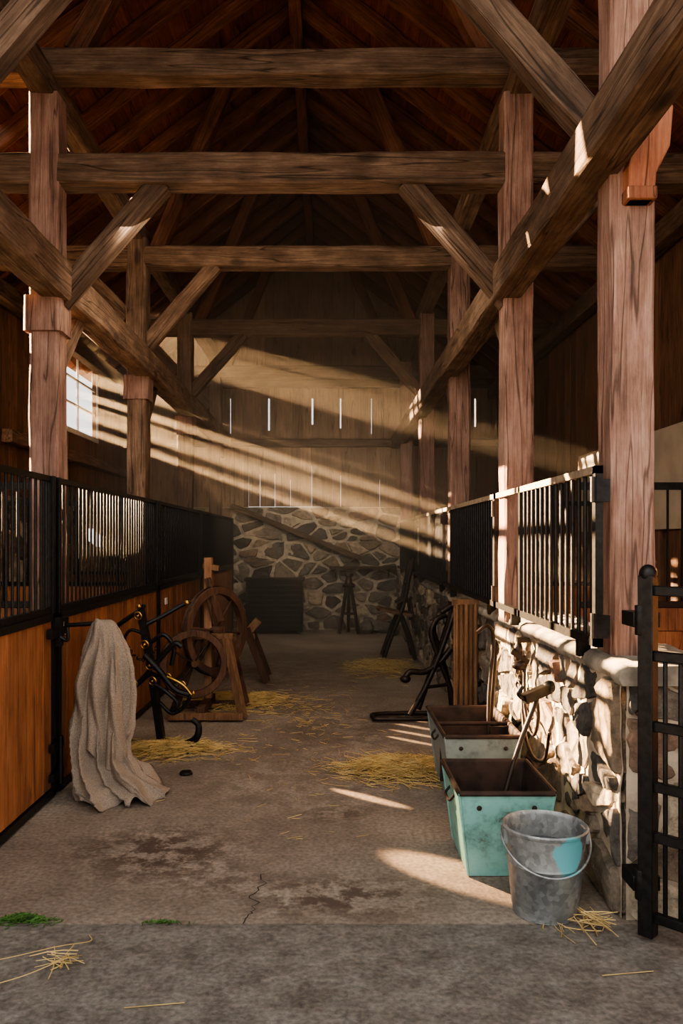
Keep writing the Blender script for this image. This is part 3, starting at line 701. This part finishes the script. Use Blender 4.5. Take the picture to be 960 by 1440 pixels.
for j in range(B + 1):
    v = j / B; z = 1.08 - .80 * v
    for i in range(A + 1):
        u = i / A; w_ = min(1, v * 2.0); xl = -1.52 - .07 * w_; xr = -1.40 + .11 * w_
        x = xl + (xr - xl) * u + .012 * math.sin(v * 9)
        prj = 5.10 - .115 * min(1, v * 2.2) ** .7
        cren = .038 * (1 - 2 * abs(math.sin(u * 7.5 + v * 2.2)) ** .6) + .014 * math.sin(u * 17 - v * 7)
        vs.append((x, prj + cren * min(1, v * 4) + .05 * (2 * u - 1) ** 4, z + .02 * math.sin(u * 6) - .20 * v * (u - .2) - .02 * v * math.sin(u * 15)))
for j in range(B):
    for i in range(A): a = j * (A + 1) + i; fs.append((a, a + 1, a + A + 2, a + A + 1))
cl.add(vs, fs, 0)
cl.build('horse_blanket', M_cloth, angle=180)
pg = MB(); pg.tube([(-1.71, 5.16, 1.05), (-1.55, 5.16, 1.06), (-1.42, 5.16, 1.07)], .014, 10); pg.box(-1.72, -1.70, 5.12, 5.2, 1.0, 1.1); pg.build('blanket_peg', M_black)

# ------------------------------------------------------------------ black plow with brass
pw = MB()
pw.bar((-1.47, 6.2, 1.06), (-1.38, 6.2, .60), .05, .085); pw.bar((-1.39, 6.2, .64), (-1.30, 6.18, .03), .05, .095)
pw.tube([(-1.33, 6.16, .05), (-1.22, 6.13, .032), (-1.10, 6.1, .04), (-1.01, 6.08, .10), (-1.0, 6.08, .19), (-1.05, 6.08, .235)], lambda t: .038 * (1 - .45 * t), 10)
pw.tube([(-1.66, 6.2, .93), (-1.56, 6.2, 1.0), (-1.47, 6.2, 1.06), (-1.44, 6.2, 1.10)], .018, 8)
pw.tube([(-1.46, 6.2, .93), (-1.32, 6.24, 1.0), (-1.18, 6.28, 1.08), (-1.10, 6.3, 1.12)], .018, 8, 0)
pw.tube([(-1.58, 6.15, .42), (-1.45, 6.15, .52), (-1.33, 6.15, .66), (-1.2, 6.15, .80), (-1.14, 6.15, .78)], .022, 8)
pw.tube([(-1.42, 6.12, .72), (-1.30, 6.1, .60), (-1.18, 6.1, .46), (-1.07, 6.1, .42)], .024, 8)
pw.tube([(-1.40, 6.25, .80), (-1.30, 6.25, .86), (-1.22, 6.25, .76), (-1.24, 6.25, .62)], .018, 8)
pw.tube([(-1.62, 6.2, .8), (-1.55, 6.2, .9), (-1.46, 6.2, .88)], .013, 8)
pw.tube([(-1.36, 6.13, .60), (-1.25, 6.10, .56), (-1.12, 6.08, .50), (-1.05, 6.08, .42)], .011, 8, 1)
pw.tube([(-1.30, 6.1, .36), (-1.2, 6.08, .28), (-1.10, 6.08, .34), (-1.06, 6.08, .42)], .016, 8, 0)
pw.tube([(-1.34, 6.1, .50), (-1.24, 6.08, .44), (-1.16, 6.08, .36), (-1.2, 6.08, .30)], .016, 8, 0)
for (x, z, r) in ((-1.38, .64, .034), (-1.36, .52, .03), (-1.42, .8, .03), (-1.24, .55, .026), (-1.13, .49, .026), (-1.47, 1.02, .028), (-1.5, .5, .024)):
    pw.ring((x, 6.12, z), r, .007, (.2, 1, .15), 1, 20); pw.blob((x, 6.13, z), r * .55, .03, r * .55, 1, 12, 0)
for (x, z) in ((-1.47, 1.09), (-1.1, 1.12), (-1.05, .42), (-1.2, .8)): pw.blob((x, 6.15, z), .02, .02, .02, 1, 12, 0)
for k in range(12):
    a = k / 11; pw.ring((-1.60 + .26 * a, 6.14, .86 - .30 * math.sin(a * 2.6) * .6), .014, .004, (math.sin(k * 1.57), .4, math.cos(k * 1.57)), 0, 12)
pw.build('walking_plow', [M_black, M_brass], angle=50, bevel=.003)

sw = MB()
n1 = Vector((.82, -.57, 0)); c1 = Vector((-1.06, 7.42, .76))
sw.rim(c1, n1, .34, .41, .07, 0); sw.ring(c1, .41, .010, n1, 2, 48)
sw.tube([c1 - n1 * .09, c1 + n1 * .09], .05, 14, 0, n=1)
def spokes(mb, c, n, r, k, t, m):
    n = n.normalized(); u = n.orthogonal().normalized(); w = n.cross(u)
    for i in range(k):
        a = 2 * math.pi * i / k + .2; mb.tube([c, c + (u * math.cos(a) + w * math.sin(a)) * r], t, 8, m, n=1)
spokes(sw, c1, n1, .36, 6, .012, 0)
n2 = Vector((.30, -.95, .05)); c2 = Vector((-1.21, 7.10, .50))
sw.rim(c2, n2, .24, .30, .06, 0); sw.ring(c2, .30, .008, n2, 2, 48); sw.tube([c2 - n2 * .06, c2 + n2 * .06], .03, 14, 0, n=1); spokes(sw, c2, n2, .26, 4, .009, 2)
sw.bar((-1.13, 7.45, .10), (-1.13, 7.45, 1.44), .07, .10, 1, up=(0, 1, 0)); sw.bar((-1.18, 7.45, 1.36), (-1.03, 7.45, 1.34), .09, .05, 1)
sw.bar((-1.13, 7.4, 1.25), (-1.0, 7.35, .85), .05, .05, 0)
sw.bar((-.93, 7.2, .72), (-.77, 7.1, .02), .055, .07, 1); sw.bar((-.95, 7.5, .72), (-.80, 7.62, .02), .055, .07, 0)
sw.bar((-1.42, 7.02, .05), (-.76, 7.02, .05), .06, .06, 1); sw.bar((-1.40, 7.6, .04), (-.78, 7.6, .04), .06, .06, 0); sw.bar((-1.13, 7.0, .1), (-1.13, 7.65, .1), .07, .07, 0)
sw.bar((-1.40, 7.1, .04), (-1.18, 7.3, .72), .05, .06, 0); sw.bar((-1.25, 7.3, .72), (-.88, 7.3, .72), .09, .05, 1)
sw.build('spinning_wheel', [M_dkwood, M_warmwood, M_brown_iron], angle=40, bevel=.004)
sh_ = MB()
sh_.bar((-1.15, 9.0, .30), (-.80, 9.0, .70), .08, .09, 1); sh_.bar((-.93, 8.9, .62), (-.70, 8.9, .02), .06, .08, 0); sh_.bar((-.93, 9.25, .62), (-.72, 9.35, .02), .06, .08, 0)
sh_.bar((-1.30, 9.0, .46), (-.84, 9.0, .52), .08, .07, 1); sh_.bar((-1.25, 8.95, .46), (-1.36, 8.9, .02), .05, .07, 0); sh_.bar((-1.25, 9.1, .46), (-1.36, 9.25, .02), .05, .07, 0)
sh_.build('sawhorse', [M_dkwood, M_warmwood], angle=40, bevel=.005)
pk = MB(); pk.blob((-.98, 5.45, .012), .045, .055, .012, 0, 20, .2, 4); pk.build('hoof_pad', M_black)

# ------------------------------------------------------------------ back area
hb = MB(); x0, x1, y0, y1, h = -1.42, -.46, 13.55, 14.1, .95
hb.box(x0, x1, y0 + .03, y1, .06, h - .03); hb.box(x0 - .03, x1 + .03, y0 - .01, y1 + .02, h - .04, h)
for i in range(9): z = .14 + i * .085; hb.bar((x0 + .03, y0 + .02, z), (x1 - .03, y0 + .02, z), .03, .04)
for x in (x0, x1 - .04): hb.box(x, x + .04, y0 - .005, y0 + .05, .04, h - .03)
for x in (x0 + .05, x1 - .1):
    for y in (y0 + .05, y1 - .1): hb.box(x, x + .05, y, y + .05, 0, .07)
hb.box(x0 + .4, x0 + .56, y0 - .03, y0, .80, .83, 0); hb.build('iron_stove', M_black, bevel=.006)
ts = MB(); cx, cy = .33, 13.6
for a in (90, 210, 330):
    ts.tube([(cx + .04 * math.cos(math.radians(a)), cy + .04 * math.sin(math.radians(a)), .82), (cx + .19 * math.cos(math.radians(a)), cy + .19 * math.sin(math.radians(a)), .02)], .030, 8, n=1)
ts.lathe([(0, .80), (.10, .80), (.11, .84), (.06, .88), (.05, .98), (.08, 1.0), (.07, 1.04), (0, 1.04)], (cx, cy, 0), 24); ts.ring((cx, cy, .35), .12, .012, (0, 0, 1)); ts.build('iron_tripod', M_brown_iron, angle=50)
for i, (x, y, a, b_, c_) in enumerate(((.62, 13.7, .16, .14, .11), (.9, 13.8, .20, .15, .12), (1.08, 13.45, .09, .12, .09))):
    r_ = MB(); r_.blob((x, y, c_ * .85), a, b_, c_, 0, 20, .4, i * 3, .3); r_.build('field_rock' + ('' if i == 0 else '.%03d' % i), M_stone, angle=60)
beam('leaning_pole', (-1.75, 14.16, 2.22), (.55, 14.12, 1.28), .07, .09, M_timber, None)
sh2 = MB(); sh2.box(.0, 1.15, 14.04, 14.22, 1.10, 1.14)
for x in (.1, 1.05): sh2.bar((x, 14.2, .95), (x, 14.06, 1.10), .03, .03)
sh2.build('wall_shelf', M_dkwood)

# ------------------------------------------------------------------ straw
def straw(name, cx, cy, rx, ry, n, h=.05, lmin=.06, lmax=.20, sd=0, mat=None, ang=0):
    rr = random.Random(sd); mb = MB(); ca, sa = math.cos(ang), math.sin(ang)
    for i in range(n):
        r = abs(rr.gauss(0, .48)); a = rr.uniform(0, 6.283); u, v = r * math.cos(a) * rx, r * math.sin(a) * ry
        x, y = cx + u * ca - v * sa, cy + u * sa + v * ca
        hz = max(0, h * (1 - r * r)) * rr.random() + .003; th = rr.uniform(0, 6.283); L = rr.uniform(lmin, lmax); w = rr.uniform(.0012, .0026)
        if x > 1.12 or (abs(x) > 1.6): continue
        cv = rr.uniform(-.5, .5); pts = []; tz = rr.uniform(-.12, .2)
        for k in range(4):
            t = k / 3 - .5; aa = th + cv * t; pts.append(Vector((x + math.cos(aa) * L * t, y + math.sin(aa) * L * t, max(.003, hz + tz * L * (t + .2)))))
        nrm = Vector((-math.sin(th), math.cos(th), 0)) * w; vs = []
        for p in pts: vs += [p + nrm, p - nrm, p + Vector((0, 0, w * 1.4))]
        fs = []
        for k in range(3):
            for q in range(3): q2 = (q + 1) % 3; fs.append((k * 3 + q, k * 3 + q2, (k + 1) * 3 + q2, (k + 1) * 3 + q))
        mb.add(vs, fs, 0)
    return mb.build(name, mat or M_straw, smooth=False)
piles = [(.50, 5.55, .50, .36, 2600), (-1.2, 6.05, .48, .32, 1700), (-.90, 7.85, .65, .6, 2200), (.65, 10.0, .55, .8, 1500), (1.14, 3.28, .20, .10, 130), (-1.02, 3.0, .08, .05, 14)]
for i, p in enumerate(piles): straw('straw_pile' + ('' if i == 0 else '.%03d' % i), p[0], p[1], p[2], p[3], p[4], h=.07, sd=i + 30)
straw('loose_straw', -.2, 7, 1.3, 3.4, 260, .003, .03, .10, sd=77)
lw = MB()
for pts in ([(-1.45, 2.98, .006), (-1.25, 3.0, .02), (-1.05, 3.08, .03), (-.95, 3.16, .01), (-.97, 3.22, .006)], [(-1.3, 2.8, .006), (-1.1, 2.85, .04), (-.98, 2.95, .05), (-.95, 3.06, .006)], [(1.2, 2.95, .005), (1.0, 2.92, .005)], [(-.5, 2.75, .004), (-.7, 2.72, .004)]): lw.tube(pts, .0018, 6)
lw.build('straw_stems', M_straw)
straw('moss_patch', -1.28, 3.34, .13, .035, 500, .03, .015, .045, sd=91, mat=M_moss); straw('moss_patch.001', -.7, 3.325, .12, .012, 80, .012, .01, .03, sd=92, mat=M_moss)

# ------------------------------------------------------------------ dusty air
hz = MB(); b_ = YB - .08; x0, x1 = XL + .12, XR - .1
def yf(x): return 8.9 + (6.6 - 8.9) * (x - x0) / (x1 - x0)
P = [(x0, .02), (x1, .02), (x1, roofz(x1) - .05), (RX, RZ - .05), (x0, roofz(x0) - .05)]
vs = [(x, yf(x), z) for x, z in P] + [(x, b_, z) for x, z in P]
hz.add(vs, [(0, 1, 2, 3, 4), (9, 8, 7, 6, 5)] + [(i, i + 5, (i + 1) % 5 + 5, (i + 1) % 5) for i in range(5)])
mv = bpy.data.materials.new('dusty_air'); mv.use_nodes = True; nt = mv.node_tree; nt.nodes.remove(nt.nodes['Principled BSDF'])
vs_ = nt.nodes.new('ShaderNodeVolumeScatter'); vs_.inputs['Density'].default_value = .060; vs_.inputs['Anisotropy'].default_value = .25; vs_.inputs['Color'].default_value = (1, .86, .68, 1)
nt.links.new(vs_.outputs[0], nt.nodes['Material Output'].inputs['Volume'])
hz.build('dusty_air', mv, smooth=False)

# ------------------------------------------------------------------ lights
D = Vector((1.31, -.75, -.48)).normalized()
sun = bpy.data.lights.new('sun', 'SUN'); sun.energy = 85; sun.color = (1, .65, .35); sun.angle = math.radians(.5)
so = bpy.data.objects.new('sun', sun); so.rotation_euler = D.to_track_quat('-Z', 'Y').to_euler(); COL.objects.link(so)
def spot(name, p, tgt, e, deg, blend=.25, r=.02, sx=1):
    l = bpy.data.lights.new(name, 'SPOT'); l.energy = e; l.color = (1, .62, .32); l.spot_size = math.radians(deg); l.spot_blend = blend; l.shadow_soft_size = r
    o = bpy.data.objects.new(name, l); o.location = p; o.rotation_euler = (Vector(tgt) - Vector(p)).to_track_quat('-Z', 'Y').to_euler(); o.scale = (sx, 1, 1); COL.objects.link(o)
spot('sun_patch_spot', (-3.0, 6.9, 4.1), (.62, 3.80, 0), 8000, 6.4, .6, .02, .5)  # added spots standing in for sun patches on the floor, no fixtures
spot('sun_patch_spot.001', (-3.0, 7.6, 4.1), (.24, 4.95, 0), 8000, 4.6, .5, .02, .2)
for i in range(4): spot('sun_patch_spot.00%d' % (i + 2), (-3.0, 9.4 + i * .22, 4.1), (.66 + .04 * i, 6.35 + i * .24, 0), 8000, 3.4, .4, .02, .16)
def area(name, p, dirv, e, sx, sy, col=(1, .80, .60)):
    l = bpy.data.lights.new(name, 'AREA'); l.shape = 'RECTANGLE'; l.size = sx; l.size_y = sy; l.energy = e; l.color = col
    o = bpy.data.objects.new(name, l); o.location = p; o.rotation_euler = Vector(dirv).to_track_quat('-Z', 'Y').to_euler(); COL.objects.link(o)
area('loft_fill', (-.33, 6.0, 2.6), (0, .25, 1), 12, 2.0, 3.0, (1, .72, .5))  # added fill aimed up to brighten the roof, no real lamp
area('loft_fill.001', (-.33, 10.8, 2.6), (0, .25, 1), 5, 2.0, 4.0, (1, .72, .5))
area('aisle_fill', (-.33, 5.6, 3.9), (0, .7, -.72), 42, 2.2, .8, (1, .82, .62))  # added fill for the aisle floor and back wall, no real lamp
area('aisle_fill.001', (-.2, 11.9, 2.8), (0, .9, -.5), 26, 2.2, .5, (1, .78, .54))
area('door_daylight', (-.33, 1.2, 3.6), (0, .9, -.35), 32, 3.2, 1.5, (1, .93, .85))
w = bpy.data.worlds.new('sky'); w.use_nodes = True; scene.world = w; nt = w.node_tree; bg = nt.nodes['Background']
bg.inputs[0].default_value = (1.0, .965, .92, 1); bg.inputs[1].default_value = 1.35

cam = bpy.data.cameras.new('camera'); cam.lens = 28; cam.sensor_width = 36; cam.sensor_fit = 'AUTO'; cam.shift_x = 17 / 1440; cam.shift_y = 40 / 1440; cam.clip_start = .05
co = bpy.data.objects.new('camera', cam); co.location = (0, 0, 1.6); co.rotation_euler = (math.radians(90), 0, 0); COL.objects.link(co); scene.camera = co
scene.view_settings.view_transform = 'AgX'
try: scene.view_settings.look = 'AgX - Medium High Contrast'
except Exception: pass
scene.view_settings.exposure = .38
